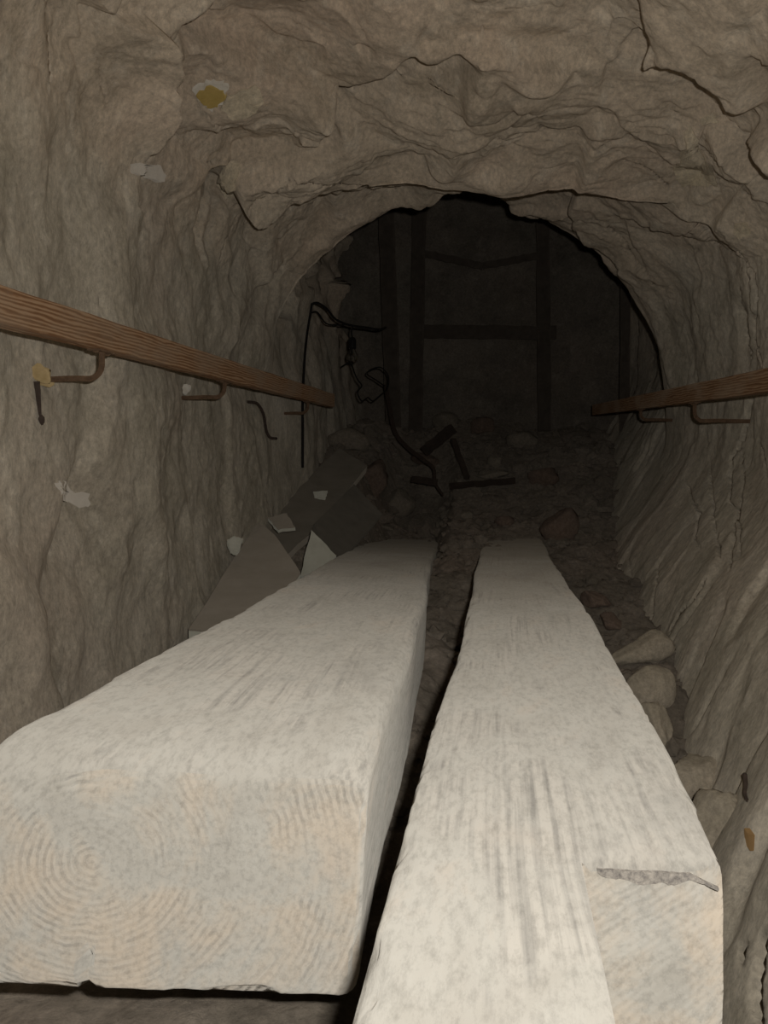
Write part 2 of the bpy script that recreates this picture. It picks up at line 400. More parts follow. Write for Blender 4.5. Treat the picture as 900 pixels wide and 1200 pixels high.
d += facets(P, .42, .10, 17, (1, 1, .6), 14) * left_w
low_w = np.clip((uu - 13.2) / 1.0, 0, 1)
d *= 1 - .5 * low_w
# bedding seams on the roof slab in front of the arch
strata = 1 - np.abs(fbm(P, 7.0, 4, .6, 51, (.45, 1.0, 2.4)))
brow = np.clip(1 - np.abs(Ycol - 3.0) / 0.42, 0, 1)
d += (strata ** 5) * 0.020 * (0.15 + brow) * ceil_w
d += 0.004 * (1 - .7 * low_w) * (1 - .6 * left_w) * fbm(P, 24, 4, .6, 77)
# the lip of the roof slab and the far rim break off clean
amp = np.ones_like(d)
vv = np.repeat(np.arange(nv), nu)
r0 = sum(rows_between[:6]); r1 = sum(rows_between[:7]); r2 = sum(rows_between[:8]); r3 = sum(rows_between[:9])
amp *= 1 - .65 * np.exp(-(np.clip(np.maximum(r0 - vv, vv - r1), 0, None) / 9.0) ** 2) * np.clip(ceil_w * 2, 0, 1)
amp *= 1 - .6 * np.exp(-(np.clip(np.maximum(r2 - vv, vv - r3), 0, None) / 12.0) ** 2)
P1 = P + Nn.reshape(-1, 3) * (d * amp)[:, None]

# ------- cracks: traced on the rock, then carved into it
qa = np.arange(nv * nu).reshape(nv, nu)
def quads(r0, r1, c0, c1):
    a = qa[r0:r1, c0:c1]
    return np.stack([a[:-1, :-1].ravel(), a[:-1, 1:].ravel(), a[1:, 1:].ravel(), a[1:, :-1].ravel()], 1)
def coarse_bvh(PP):
    g = PP.reshape(nv, nu, 3)[::1, ::2]
    a = np.arange(g.shape[0] * g.shape[1]).reshape(g.shape[:2])
    q = np.stack([a[:-1, :-1].ravel(), a[:-1, 1:].ravel(), a[1:, 1:].ravel(), a[1:, :-1].ravel()], 1)
    return BVHTree.FromPolygons(g.reshape(-1, 3).tolist(), q.tolist())
bvh = coarse_bvh(P1)
EYE = Vector((0, 0, Z0))
def on_rock(px, py, tree=None):
    dr = Vector(((px - CX) / F, 1, (CY - py) / F)).normalized()
    h = (tree or bvh).ray_cast(EYE, dr, 12)
    n = h[1]
    if n is not None and n.dot(dr) > 0: n = -n
    return h[0], n
cracks = [  # (width mm, depth mm, step mm, points)
 (8, 45, 0, [(288,236),(300,238),(318,228),(340,219),(370,217),(400,218),(450,221),(486,224)]),
 (7, 40, 8, [(281,166),(286,178),(293,185),(310,184),(332,179)]),
 (4, 25, 10, [(236,130),(262,155),(281,166)]),
 (5, 30, 6, [(628,148),(660,156),(700,170),(736,183)]),
 (6, 30, 7, [(676,258),(701,259),(716,268),(729,282),(751,317),(765,335),(779,348),(792,353)]),
 (5, 28, 8, [(804,264),(815,292),(825,310)]),
 (8, 40, 9, [(809,257),(825,278),(850,294),(864,296),(876,310),(882,324),(886,345),(884,360),(884,399),(893,428)]),
 (7, 36, 0, [(866,335),(868,350),(875,374),(877,399),(880,428)]),
 (8, 45, 6, [(875,463),(876,492),(865,524),(857,535),(855,570),(853,587),(864,596),(858,622),(854,668)]),
 (6, 36, 0, [(868,524),(871,564),(865,605),(867,651)]),
 (6, 36, 5, [(802,559),(810,585),(819,602),(813,634),(820,645)]),
 (6, 36, 8, [(832,540),(832,559),(836,616),(844,657)]),
 (7, 40, 9, [(826,677),(813,700),(793,719),(784,743)]),
 (7, 40, 12, [(742,490),(740,498),(724,544),(706,593),(698,613)]),
 (8, 40, 8, [(766,392),(763,430),(763,455),(767,474)]),
 (8, 40, 20, [(702,437),(688,483),(677,535),(685,605)]),
 (5, 30, 0, [(890,515),(894,530),(899,565)]),
 (16, 70, 0, [(893,1103),(889,1140),(884,1168),(890,1200)]),
 (7, 40, 0, [(872,1098),(868,1130),(862,1148)]),
 (5, 25, 9, [(53,-10),(58,50),(60,100)]),
 (5, 25, 12, [(112,-10),(116,45),(120,90),(125,122)]),
 (4, 25, 9, [(552,5),(564,28),(569,50),(590,58),(611,67),(650,72),(672,88),(694,105)]),
 (3, 8, 8, [(765,75),(764,50),(757,28),(745,10)]),
 (3, 8, 14, [(856,122),(844,117),(805,93),(790,86),(768,78)]),
 (5, 25, 8, [(783,128),(800,140),(817,145)]),
 (4, 10, 10, [(848,240),(844,217),(832,180),(822,150)]),
 (4, 22, 10, [(306,40),(305,55),(298,85)]),
 (4, 22, 9, [(330,22),(350,30),(380,50),(412,72)]),
 (4, 20, 8, [(427,-5),(427,30),(426,52)]),
 (4, 22, 6, [(205,150),(225,190),(250,193),(270,188)]),
 (4, 22, 6, [(115,330),(117,345),(119,368)]),
 (5, 26, 6, [(735,640),(740,700),(735,735)]),
 (5, 26, 6, [(770,655),(768,690),(760,735)]),
 (5, 30, 6, [(726,185),(760,200),(790,224)]),
 (4, 25, 5, [(850,262),(866,272),(878,280)]),
 (4, 25, 6, [(300,235),(286,262),(284,285)]),
 (4, 25, 7, [(345,232),(318,275),(300,318)]),
 (4, 22, 5, [(280,250),(262,290),(252,330)]),
]
rnd = random.Random(5)
disp = np.zeros(len(P1))
NNf = Nn.reshape(-1, 3)
for wmm, dmm, smm, pts in cracks:
    W3 = []
    for (a, b_) in zip(pts[:-1], pts[1:]):
        L = max(1, int(math.hypot(b_[0] - a[0], b_[1] - a[1]) / 5))
        for k in range(L):
            t_ = k / L
            jx = rnd.uniform(-1.3, 1.3); jy = rnd.uniform(-1.3, 1.3)
            h, n = on_rock(a[0] + (b_[0] - a[0]) * t_ + jx, a[1] + (b_[1] - a[1]) * t_ + jy)
            if h: W3.append(h)
    h, n = on_rock(*pts[-1])
    if h: W3.append(h)
    if len(W3) < 2: continue
    W3 = np.array([tuple(p) for p in W3])
    # drop jumps (an edge hides the next stretch)
    A, B = W3[:-1], W3[1:]
    keep = np.linalg.norm(B - A, axis=1) < 0.28
    A, B = A[keep], B[keep]
    if len(A) == 0: continue
    lo, hi = np.minimum(A, B).min(0) - .16, np.maximum(A, B).max(0) + .16
    idx = np.where(((P1 > lo) & (P1 < hi)).all(1))[0]
    if len(idx) == 0: continue
    Q = P1[idx]; nq = NNf[idx]
    best = np.full(len(idx), 9.0); side = np.zeros(len(idx)); end = np.zeros(len(idx))
    for s, (a, b_) in enumerate(zip(A, B)):
        ab = b_ - a; tt = np.clip(((Q - a) @ ab) / (ab @ ab + 1e-12), 0, 1)
        v = Q - (a + tt[:, None] * ab); dist = np.linalg.norm(v, axis=1)
        m = dist < best
        best[m] = dist[m]; side[m] = np.sign((np.cross(ab, nq[m]) * v[m]).sum(1))
        end[m] = min(s, len(A) - 1 - s) / max(1.0, 0.15 * len(A))
    taper = np.clip(0.35 + end, 0, 1)
    wv = wmm / 1000. * (0.8 + 0.4 * vnoise(Q * 25, 3))
    disp[idx] += np.clip(1 - (best / (wv * .75)) ** 2, 0, 1) * dmm / 1000. * taper
    if smm:
        smm *= .55
        disp[idx] += np.where(side > 0, 1, 0) * np.exp(-best / .05) * smm / 1000. * taper
# a scooped hollow in the left wall
for (px, py, r_, dep) in [(95, 605, .14, .03), (60, 640, .12, .02), (205, 520, .10, .02), (268, 215, .05, -.018)]:
    h, n = on_rock(px, py)
    dd = np.linalg.norm(P1 - np.array(tuple(h)), axis=1)
    disp += dep * np.exp(-(dd / r_) ** 4)
P2 = P1 + NNf * disp[:, None]
bvh = coarse_bvh(P2)

def sub_grid(name, c0, c1, mat):
    sub = P2.reshape(nv, nu, 3)[:, c0:c1 + 1]
    n1, n2 = sub.shape[:2]
    a = np.arange(n1 * n2).reshape(n1, n2)
    q = np.stack([a[:-1, :-1].ravel(), a[1:, :-1].ravel(), a[1:, 1:].ravel(), a[:-1, 1:].ravel()], 1)
    return tag(mesh_np(name, sub.reshape(-1, 3), q, mat), kind='structure')
wall_left = sub_grid('wall_left', 0, col(4.7), M['rock'])
ceiling = sub_grid('ceiling', col(4.7), col(11.0), M['rock'])
wall_right = sub_grid('wall_right', col(11.0), nu - 1, M['rock'])

# ------------------------------------------------------------------ back wall
xs = np.linspace(-1.1, 1.1, 150); zs = np.linspace(-.3, 2.35, 190)
gx, gz = np.meshgrid(xs, zs)
B = np.stack([gx.ravel(), np.full(gx.size, 7.0), gz.ravel() + Z0], 1)
B[:, 1] += 0.05 * fbm(B, 2.0, 3, .5, 91) - 0.03 * (1 - np.abs(fbm(B, 4.5, 3, .5, 93))) ** 3 + 0.012 * fbm(B, 14, 3, .5, 95)
a = np.arange(gx.size).reshape(gx.shape)
q = np.stack([a[:-1, :-1].ravel(), a[:-1, 1:].ravel(), a[1:, 1:].ravel(), a[1:, :-1].ravel()], 1)
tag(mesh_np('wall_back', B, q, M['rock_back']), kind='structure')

# ------------------------------------------------------------------ floor: packed rubble, rising into a heap at the far end
def ip(v, xs_, ys_): return np.interp(v, xs_, ys_)
def floor_h(x, y):             # height relative to the lens, without roughness
    mid = ip(y, [-1.6, 1.0, 2.0, 2.5, 3.3, 4.2, 4.7, 5.1, 5.6, 6.2, 6.8, 7.3], [-.56, -.53, -.51, -.455, -.40, -.335, -.30, -.22, -.08, .12, .26, .3])
    left = ip(y, [-1.6, 2.4, 3.0, 3.6, 4.2, 4.9, 6.0, 7.3], [-.56, -.56, -.53, -.44, -.30, -.07, .2, .3])
    right = ip(y, [-1.6, 1.5, 2.6, 3.2, 3.8, 4.5, 5.2, 6.2, 7.3], [-.85, -.80, -.57, -.49, -.43, -.33, -.17, .1, .3])
    wl = np.clip((-0.42 - x) / .22, 0, 1); wl = wl * wl * (3 - 2 * wl)
    wr = np.clip((x - .10) / .22, 0, 1); wr = wr * wr * (3 - 2 * wr)
    trough = ip(y, [-1.6, 3.8, 4.2, 4.7, 5.1, 5.45, 5.9, 6.4, 7.3], [-.56, -.45, -.45, -.44, -.41, -.35, -.08, .16, .3])
    wt = np.clip((-.14 - x) / .10, 0, 1); mid = np.where(y > 3.4, mid * (1 - wt) + np.minimum(trough, mid) * wt, mid)
    mid = mid - .055 * np.exp(-((x + .02) / .07) ** 2) * np.clip((2.9 - y) / .6, 0, 1)
    return mid * (1 - wl) * (1 - wr) + left * wl + right * wr
def floor_np(X, Y):
    h = floor_h(X, Y)
    p = np.stack([X, Y, np.zeros_like(X)], 1)
    r = 0.028 * fbm(p, 5, 3, .5, 201) + 0.014 * (1 - np.abs(fbm(p, 13, 3, .5, 205))) ** 2 + .005 * fbm(p, 40, 3, .55, 207)
    k = np.clip((Y - .4) / 1.8, .25, 1)
    return h + r * k + Z0
xs = np.linspace(-1.0, 1.0, 260)
ys = np.concatenate([np.linspace(-1.6, .8, 30, endpoint=False), np.linspace(.8, 7.2, 520)])
gx, gy = np.meshgrid(xs, ys)
Z = floor_np(gx.ravel(), gy.ravel())
V = np.stack([gx.ravel(), gy.ravel(), Z], 1)
a = np.arange(gx.size).reshape(gx.shape)
q = np.stack([a[:-1, :-1].ravel(), a[:-1, 1:].ravel(), a[1:, 1:].ravel(), a[1:, :-1].ravel()], 1)
floor = tag(mesh_np('floor', V, q, M['rubble']), kind='structure')
def fz(x, y): return float(floor_np(np.array([x]), np.array([y]))[0])

# ------------------------------------------------------------------ the two big timber beams
def rounded_box(hx, ly, hz, cell, r, notch=None):
    nx, ny, nz = max(4, int(2 * hx / cell)), int(ly / (cell * 2.2)), max(4, int(2 * hz / cell))
    Zc = np.linspace(-hz, hz, nz + 1)
    tt = np.linspace(0, 1, ny + 1); Yc = ly * (0.35 * tt + 0.65 * tt ** 2)
    verts, faces = [], []
    def grid(A, Bq, f):
        base = len(verts)
        for i in A:
            for j in Bq: verts.append(f(i, j))
        nb = len(Bq)
        for i in range(len(A) - 1):
            for j in range(nb - 1):
                k = base + i * nb + j
                faces.append((k, k + 1, k + nb + 1, k + nb))
    if notch is None:
        X = np.linspace(-hx, hx, nx + 1); xs1, xs2, Ya, Yb = X, None, Yc, None
        Yr = Yc
    else:                      # an L in plan: a tongue on the left, the body behind it
        xs1 = np.linspace(-hx, notch[0], nx // 2 + 1); xs2 = np.linspace(notch[0], hx, nx // 2 + 1)
        k = int(np.searchsorted(Yc, notch[1])); Yc[k] = notch[1]
        Ya, Yb, Yr = Yc, Yc[k:], Yc[k:]
    for sz in (hz, -hz):
        grid(xs1, Ya, lambda i, j: (i, j, sz))
        if xs2 is not None: grid(xs2, Yb, lambda i, j: (i, j, sz))
    grid(Zc, Yc, lambda i, j: (-hx, j, i)); grid(Zc, Yr, lambda i, j: (hx, j, i))
    grid(xs1, Zc, lambda i, j: (i, 0, j)); grid(xs1, Zc, lambda i, j: (i, ly, j))
    if xs2 is not None:
        grid(xs2, Zc, lambda i, j: (i, ly, j)); grid(xs2, Zc, lambda i, j: (i, notch[1], j))
        grid(Zc, Yc[:k + 1], lambda i, j: (notch[0], j, i))
    return np.array(verts, dtype=float), faces
def notch_rough(x, z):
    x = np.atleast_1d(x); z = np.atleast_1d(z)
    p = np.stack([x, np.zeros_like(x), z], 1)
    e = .006 * fbm(p, 14, 4, .55, 63) - .012 * np.clip(.055 - z, 0, 1) + .018 * np.clip((x - .085) / .04, 0, 1) ** 2
    return e * np.clip((x - XN) / .01, 0, 1)
XN, YN = .012, .36
def beam(name, near_top_mid, direction, width, thick, length, cell, r, mat, roll, seed, shape=None, label='', wear=1.0, notch=None):
    V, faces = rounded_box(width / 2, length, thick / 2, cell, r, notch)
    lo = np.array([-width / 2 + r, r, -thick / 2 + r]); hi = np.array([width / 2 - r, length - r, thick / 2 - r])
    in_notch = np.zeros(len(V), bool)
    if notch: in_notch = (V[:, 0] > notch[0] + 1e-5) & (np.abs(V[:, 1] - notch[1]) < 1e-6)
    V0 = V.copy()
    # rounding radius wanders along the arrises
    rr = r
    inner = np.clip(V, lo, hi); dv = V - inner; L = np.linalg.norm(dv, axis=1, keepdims=True)
    V = np.where(L > 1e-9, inner + dv / np.maximum(L, 1e-9) * np.minimum(L, rr), V)
    nrm = dv / np.maximum(L, 1e-9)
    edge = (np.abs(nrm) > .25).sum(1) >= 2
    d = .0016 * fbm(V, 7, 3, .5, seed, (1, .3, 1)) + .0007 * fbm(V, 45, 3, .5, seed + 3, (1, .2, 1))
    d -= np.where(edge, 1, 0) * np.clip(fbm(V, 16, 4, .6, seed + 5, (1, .6, 1)), 0, 1) * .008 * wear
    V = V + nrm * d[:, None]
    if notch:                  # the sawn face is rough and leans
        x, z = V0[in_notch, 0], V0[in_notch, 2]
        V[in_notch, 1] += notch_rough(x, z)
    # slow waviness of the sawn sides
    V[:, 0] += .005 * np.sin(V[:, 1] * 2.3 + seed) + .002 * np.sin(V[:, 1] * 7 + seed * 2) * (V[:, 0] / (width / 2))
    if shape: V = shape(V)
    me = bpy.data.meshes.new(name)
    bm = bmesh.new()
    vs = [bm.verts.new(v) for v in V]
    for f in faces: bm.faces.new([vs[i] for i in f])
    bmesh.ops.remove_doubles(bm, verts=bm.verts[:], dist=2e-4)
    bmesh.ops.recalc_face_normals(bm, faces=bm.faces[:])
    bm.to_mesh(me); bm.free()
    me.polygons.foreach_set('use_smooth', [True] * len(me.polygons))
    me.materials.append(mat)
    o = bpy.data.objects.new(name, me); COL.objects.link(o)
    y = Vector(direction).normalized()
    x = Vector((math.cos(roll), 0, math.sin(roll))); x = (x - y * x.dot(y)).normalized(); z = x.cross(y)
    m = Matrix((x, y, z)).transposed().to_4x4()
    org = Vector(near_top_mid) - z * (thick / 2)
    m.translation = org
    o.matrix_world = m
    return tag(o, label, 'beam')

def left_shape(V):
    V = V.copy()
    # the drying split that runs from the heart down to the lower edge of the end
    near = V[:, 1] < .03
    spl = np.exp(-((V[:, 0] + .062 + .004 * np.sin(V[:, 2] * 90)) / .0035) ** 2) * np.clip((-.025 - V[:, 2]) / .03, 0, 1) * near
    V[:, 1] += spl * .02
    # the upper arris of the end is worn to a slope, the corner on the left most of all
    k = np.clip(1 - V[:, 1] / .10, 0, 1) * np.clip(V[:, 2] / .09, 0, 1)
    V[:, 2] -= k * k * (.016 + .02 * np.clip((-V[:, 0] - .06) / .1, 0, 1))
    return V
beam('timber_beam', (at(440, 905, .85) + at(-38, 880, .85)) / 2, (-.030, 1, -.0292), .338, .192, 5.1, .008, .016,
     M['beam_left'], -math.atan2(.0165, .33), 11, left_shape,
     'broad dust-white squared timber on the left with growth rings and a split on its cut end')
def worn(V):
    V = V.copy()
    V[:, 0] -= .014 * np.clip(1 - V[:, 1] / (YN + .16), 0, 1) ** .5 * np.clip((V[:, 0] - .05) / .07, 0, 1)
    m = V[:, 0] > XN
    V[:, 2] -= np.where(m & (V[:, 2] > 0), .006 * np.exp(-((V[:, 1] - YN) / .012) ** 2), 0)
    return V
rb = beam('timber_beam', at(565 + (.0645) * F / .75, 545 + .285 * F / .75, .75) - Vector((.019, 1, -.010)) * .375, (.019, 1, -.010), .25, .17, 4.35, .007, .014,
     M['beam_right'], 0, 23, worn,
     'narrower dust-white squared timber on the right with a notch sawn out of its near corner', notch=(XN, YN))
# dark speckled strip along the top of the notch
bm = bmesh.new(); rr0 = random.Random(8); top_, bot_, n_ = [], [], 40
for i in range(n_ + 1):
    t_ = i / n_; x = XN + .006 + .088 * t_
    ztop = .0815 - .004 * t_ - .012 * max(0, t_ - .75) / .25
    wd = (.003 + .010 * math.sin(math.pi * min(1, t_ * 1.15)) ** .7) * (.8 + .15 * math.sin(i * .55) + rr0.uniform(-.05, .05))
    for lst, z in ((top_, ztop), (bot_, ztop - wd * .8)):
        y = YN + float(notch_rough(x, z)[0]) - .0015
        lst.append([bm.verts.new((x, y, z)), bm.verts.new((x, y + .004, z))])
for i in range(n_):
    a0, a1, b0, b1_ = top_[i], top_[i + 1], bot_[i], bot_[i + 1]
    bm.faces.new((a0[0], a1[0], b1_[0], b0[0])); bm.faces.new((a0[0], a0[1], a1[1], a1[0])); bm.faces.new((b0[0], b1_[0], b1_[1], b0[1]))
st = obj_bm('notch_strip', bm, M['strip_grey'], None, False); st.parent = rb; st['label'] = 'dark grey speckled strip along the notch'

# ------------------------------------------------------------------ handrails
def box_between(name, a, b, wx, hz, mat, parent, segs=24, wob=.0015, seed=0):
    a, b = Vector(a), Vector(b); y = (b - a).normalized(); x = y.cross(Vector((0, 0, 1))).normalized(); z = x.cross(y)
    L = (b - a).length; r = .004
    prof = []
    for sx, sz in ((1, -1), (1, 1), (-1, 1), (-1, -1)):
        cx, cz = sx * (wx / 2 - r), sz * (hz / 2 - r)
        a0 = math.atan2(sz, sx)
        for k in (-.5, 0, .5):
            prof.append((cx + r * math.cos(a0 + k), cz + r * math.sin(a0 + k)))
    bm = bmesh.new(); rings = []
    rr = random.Random(seed)
    for i in range(segs + 1):
        t = i / segs; o_ = Vector((rr.uniform(-wob, wob), 0, rr.uniform(-wob, wob)))
        rings.append([bm.verts.new((px + o_.x, t * L, pz + o_.z)) for px, pz in prof])
    n = len(prof)
    for i in range(segs):
        for k in range(n):
            bm.faces.new((rings[i][k], rings[i][(k + 1) % n], rings[i + 1][(k + 1) % n], rings[i + 1][k]))
    bm.faces.new(rings[0][::-1]); bm.faces.new(rings[-1])
    ob = obj_bm(name, bm, mat, None, smooth=False)
    m = Matrix((x, y, z)).transposed().to_4x4(); m.translation = a
    ob.matrix_world = m
    if parent:
        ob.parent = parent; ob.matrix_parent_inverse = Matrix.Translation(parent.location).inverted()
    return ob

def bracket(parent, top, bottom_z, xwall, side, r=.0055):
    # iron rod: down from the rail, round a bend, straight into the rock
    x, y, z = top
    bm = bmesh.new()
    bend = .028
    dirx = -1 if side < 0 else 1
    zb = bottom_z
    pts = [(x, y, z - .001), (x, y, (z + zb + bend) / 2), (x, y, zb + bend)]
    for k in range(1, 4):
        th = k / 4 * math.pi / 2
        pts.append((x + dirx * bend * (1 - math.cos(th)), y, zb + bend * (1 - math.sin(th))))
    pts += [(x + dirx * bend, y, zb), ((x + xwall) / 2, y + .004, zb + .001), (xwall, y + .005, zb - .001), (xwall + dirx * .07, y + .006, zb)]
    tube(bm, pts, r, 10)
    br = obj_bm('bracket', bm, M['iron'], parent)
    bm = bmesh.new()
    bmesh.ops.create_cube(bm, size=1)
    for v in bm.verts:
        v.co = Vector((x + v.co.x * .026, y + v.co.y * .085, z - .0015 + v.co.z * .004))
    obj_bm('flange', bm, M['iron'], None, False).parent = br
    for s in (-1, 1):
        bm = bmesh.new()
        bmesh.ops.create_uvsphere(bm, u_segments=8, v_segments=5, radius=.006)
        for v in bm.verts: v.co = Vector((x + v.co.x, y + s * .032 + v.co.y, z - .004 + v.co.z * .6))
        obj_bm('screw', bm, M['iron'], None).parent = br
    return br
def fix_parent(o_): pass

# left rail
LA = Vector((-.785, .95, Z0 + .243)); LB = Vector((-.703, 4.76, Z0 + .2995))
rl = thing('handrail', LA, 'brown wooden handrail on three iron brackets along the left rock wall', 'handrail')
box_between('rail', LA, LB, .036, .061, M['rail_wood'], rl, 30, .001, 1)
def on_line(A, Bp, Y): t = (Y - A.y) / (Bp.y - A.y); return A + (Bp - A) * t
b1 = b2 = None
for i, (Y, dz, px_wall) in enumerate(((2.05, .056, 50), (2.95, .047, 217), (4.2, .048, 330))):
    p = on_line(LA, LB, Y)
    xw = (px_wall - CX) / F * Y
    b_ = bracket(rl, (p.x, Y, p.z - .0305), p.z - .0305 - dz, xw, -1, .0058 if i < 2 else .006)
    if i == 0: b1 = b_
    if i == 1: b2 = b_
# mortar dab, rusty wire with a knot below the first bracket
def lump(name, loc, size, mat, seed, parent=None, rot=(0, 0, 0), sub=2, rough=.18, cuts=4, label=None):
    bm = bmesh.new(); bmesh.ops.create_icosphere(bm, subdivisions=sub, radius=1.0)
    V = np.array([v.co[:] for v in bm.verts]); rr = random.Random(seed)
    for _ in range(cuts):
        n = np.array([rr.gauss(0, 1) for _ in range(3)]); n /= np.linalg.norm(n); dd = rr.uniform(.5, .8)
        s = V @ n - dd; V = V - np.where(s > 0, s, 0)[:, None] * n * .92
    V *= (1 + rough * fbm(V, 1.3, 4, .55, seed)[:, None])
    for v, c in zip(bm.verts, V): v.co = Vector(c) * 1.0; v.co = Vector((v.co.x * size[0], v.co.y * size[1], v.co.z * size[2]))
    o_ = obj_bm(name, bm, mat, None, True)
    m = Matrix.LocRotScale(Vector(loc), Matrix.Rotation(0, 3, 'X').to_euler() if rot is None else __import__('mathutils').Euler(rot), None)
    o_.matrix_world = m
    if parent:
        o_.parent = parent; o_.matrix_parent_inverse = parent.matrix_world.inverted()
    if label: o_['label'] = label
    return o_
h, n = on_rock(44, 438)
lump('mortar_plug', h + n * .004, (.022, .030, .020), M['mortar'], 3, b1, (.2, .1, .3), 3, .25, 6, 'tan mortar plug around the rod')
lump('mortar_plug', on_rock(50, 448)[0] + n * .004, (.016, .026, .009), M['mortar'], 9, b1, (.1, .2, .2), 3, .2, 5)
bm = bmesh.new()
wp = [on_rock(x_, y_)[0] + n * .006 for x_, y_ in ((40, 447), (41, 458), (42, 470), (43, 480), (44, 487), (45, 493))]
tube(bm, wp, lambda t: .0062 - .0045 * t, 7)
obj_bm('wire', bm, M['iron_dark'], b1, True)
lump('wire_knot', on_rock(45, 492)[0] + n * .006, (.006, .009, .011), M['iron_dark'], 12, b1, (0, 0, 0), 2)
h, n = on_rock(216, 455)
lump('mortar_plug', h + n * .002, (.016, .024, .018), M['chalk'], 5, b2, (0, .2, .1), 3, .25, 5)

# right rail
RA = Vector((.745, 1.55, Z0 + .180)); RB = Vector((.662, 6.0, Z0 + .322))
rr_ = thing('handrail', RA, 'brown wooden handrail along the cracked right rock wall', 'handrail')
box_between('rail', RA, RB, .036, .060, M['rail_dull'], rr_, 30, .001, 2)
for Y, dz, pxw in ((3.42, .062, 872), (4.46, .046, 786)):
    p = on_line(RA, RB, Y)
    bracket(rr_, (p.x, Y, p.z - .030), p.z - .030 - dz, (pxw - CX) / F * Y, 1, .0065)

# bent iron hook in the left wall
bm = bmesh.new()
tube(bm, [on_rock(289, 471)[0] + Vector((-.02, 0, 0))] + [on_rock(x_, y_)[0] + Vector((.02, -.02, 0)) for x_, y_ in ((293, 472), (299, 476), (304, 486), (306, 497), (308, 507), (312, 513), (319, 514))], .0055, 8)
tag(obj_bm('iron_hook', bm, M['iron_dark'], None), 'bent rusty iron hook sticking out of the left wall under the handrail', 'hook')
# dark iron spike low on the right
h, n = on_rock(878, 928)
bm = bmesh.new()
tube(bm, [on_rock(880, 912)[0] + n * .012, on_rock(879, 922)[0] + n * .008, on_rock(877, 934)[0] + n * .006, on_rock(875, 943)[0] - n * .01], lambda t: .0045 - .002 * t, 7)
tag(obj_bm('iron_spike', bm, M['iron_dark'], None), 'short black iron spike in the low right wall above the masonry blocks', 'spike')

# ------------------------------------------------------------------ patches and facets on the rock (parts of the shell)
def patch(name, pts, mat, parent, proud=.004, thick=.02, label=None, jitter=1.0, seed=0, dome=.0):
    # a thin irregular plate that follows the rock
    rr = random.Random(seed)
    bd = []
    n = len(pts)
    for i in range(n):
        a_, b_ = pts[i], pts[(i + 1) % n]
        for k in range(4):
            t = k / 4
            bd.append((a_[0] + (b_[0] - a_[0]) * t + rr.uniform(-jitter, jitter), a_[1] + (b_[1] - a_[1]) * t + rr.uniform(-jitter, jitter)))
    cx = sum(p[0] for p in pts) / n; cy = sum(p[1] for p in pts) / n
    bm = bmesh.new(); rings = []
    for s in (1.0, .8, .6, .4, .2):
        ring = []
        for (x_, y_) in bd:
            h, nn = on_rock(cx + (x_ - cx) * s, cy + (y_ - cy) * s)
            if h is None: h, nn = on_rock(cx, cy)
            if nn.dot(h - EYE) > 0: nn = -nn
            ring.append(bm.verts.new(h + nn * (proud + dome * (1 - s))))
        rings.append(ring)
    h, nn = on_rock(cx, cy)
    if nn.dot(h - EYE) > 0: nn = -nn
    c = bm.verts.new(h + nn * (proud + dome))
    m = len(bd)
    for a_, b_ in zip(rings[:-1], rings[1:]):
        for k in range(m): bm.faces.new((a_[k], a_[(k + 1) % m], b_[(k + 1) % m], b_[k]))
    for k in range(m): bm.faces.new((rings[-1][k], rings[-1][(k + 1) % m], c))
    sk = [bm.verts.new(v.co - nn * thick) for v in rings[0]]
    for k in range(m): bm.faces.new((sk[k], sk[(k + 1) % m], rings[0][(k + 1) % m], rings[0][k]))
    o_ = obj_bm(name, bm, mat, None, False); o_.parent = parent
    if label: o_['label'] = label
    return o_
patch('plaster_patch', [(228,104),(243,98),(258,95),(268,103),(263,120),(245,128),(234,118)], M['chalk'], ceiling, .010, .03, 'chalky rim around the yellow spot', 1.5, 1)
patch('stain_patch', [(231,108),(246,99),(262,104),(266,112),(255,122),(243,126),(236,118)], M['yellow'], ceiling, .016, .02, 'yellow ochre spot', 1.0, 2)
patch('plaster_patch', [(268,112),(300,100),(308,118),(296,134),(272,138),(258,128)], M['slab_pale'], ceiling, .006, .03, None, 2, 3)
patch('plaster_patch', [(153,191),(182,192),(190,203),(188,212),(170,206),(153,201)], M['plaster_grey'], wall_left, .012, .03, 'flat grey plaster scrap', .6, 4)
patch('plaster_patch', [(63,565),(73,563),(84,575),(105,580),(104,592),(88,594),(76,586)], M['plaster_grey'], wall_left, .001, .03, 'whitish chipped spot', 2, 5)
patch('rock_facet', [(788,198),(800,188),(822,172),(843,214),(832,218),(800,216)], M['slab_pale'], ceiling, .012, .05, 'pale flat triangular facet', .8, 6)
patch('rock_facet', [(800,180),(814,153),(821,170),(800,186)], M['slab_pale'], ceiling, .010, .05, None, .8, 7)
patch('rock_facet', [(822,138),(838,132),(842,144),(826,147)], M['slab_pale'], ceiling, .008, .04, None, .8, 8)
patch('rock_facet', [(862,262),(876,262),(881,274),(868,280),(860,272)], M['slab_pale'], ceiling, .008, .04, None, .8, 9)
patch('rock_facet', [(252,215),(272,190),(280,196),(276,222),(262,232)], M['slab_pale'], ceiling, .018, .06, 'pale jutting facet', 1, 10, .01)

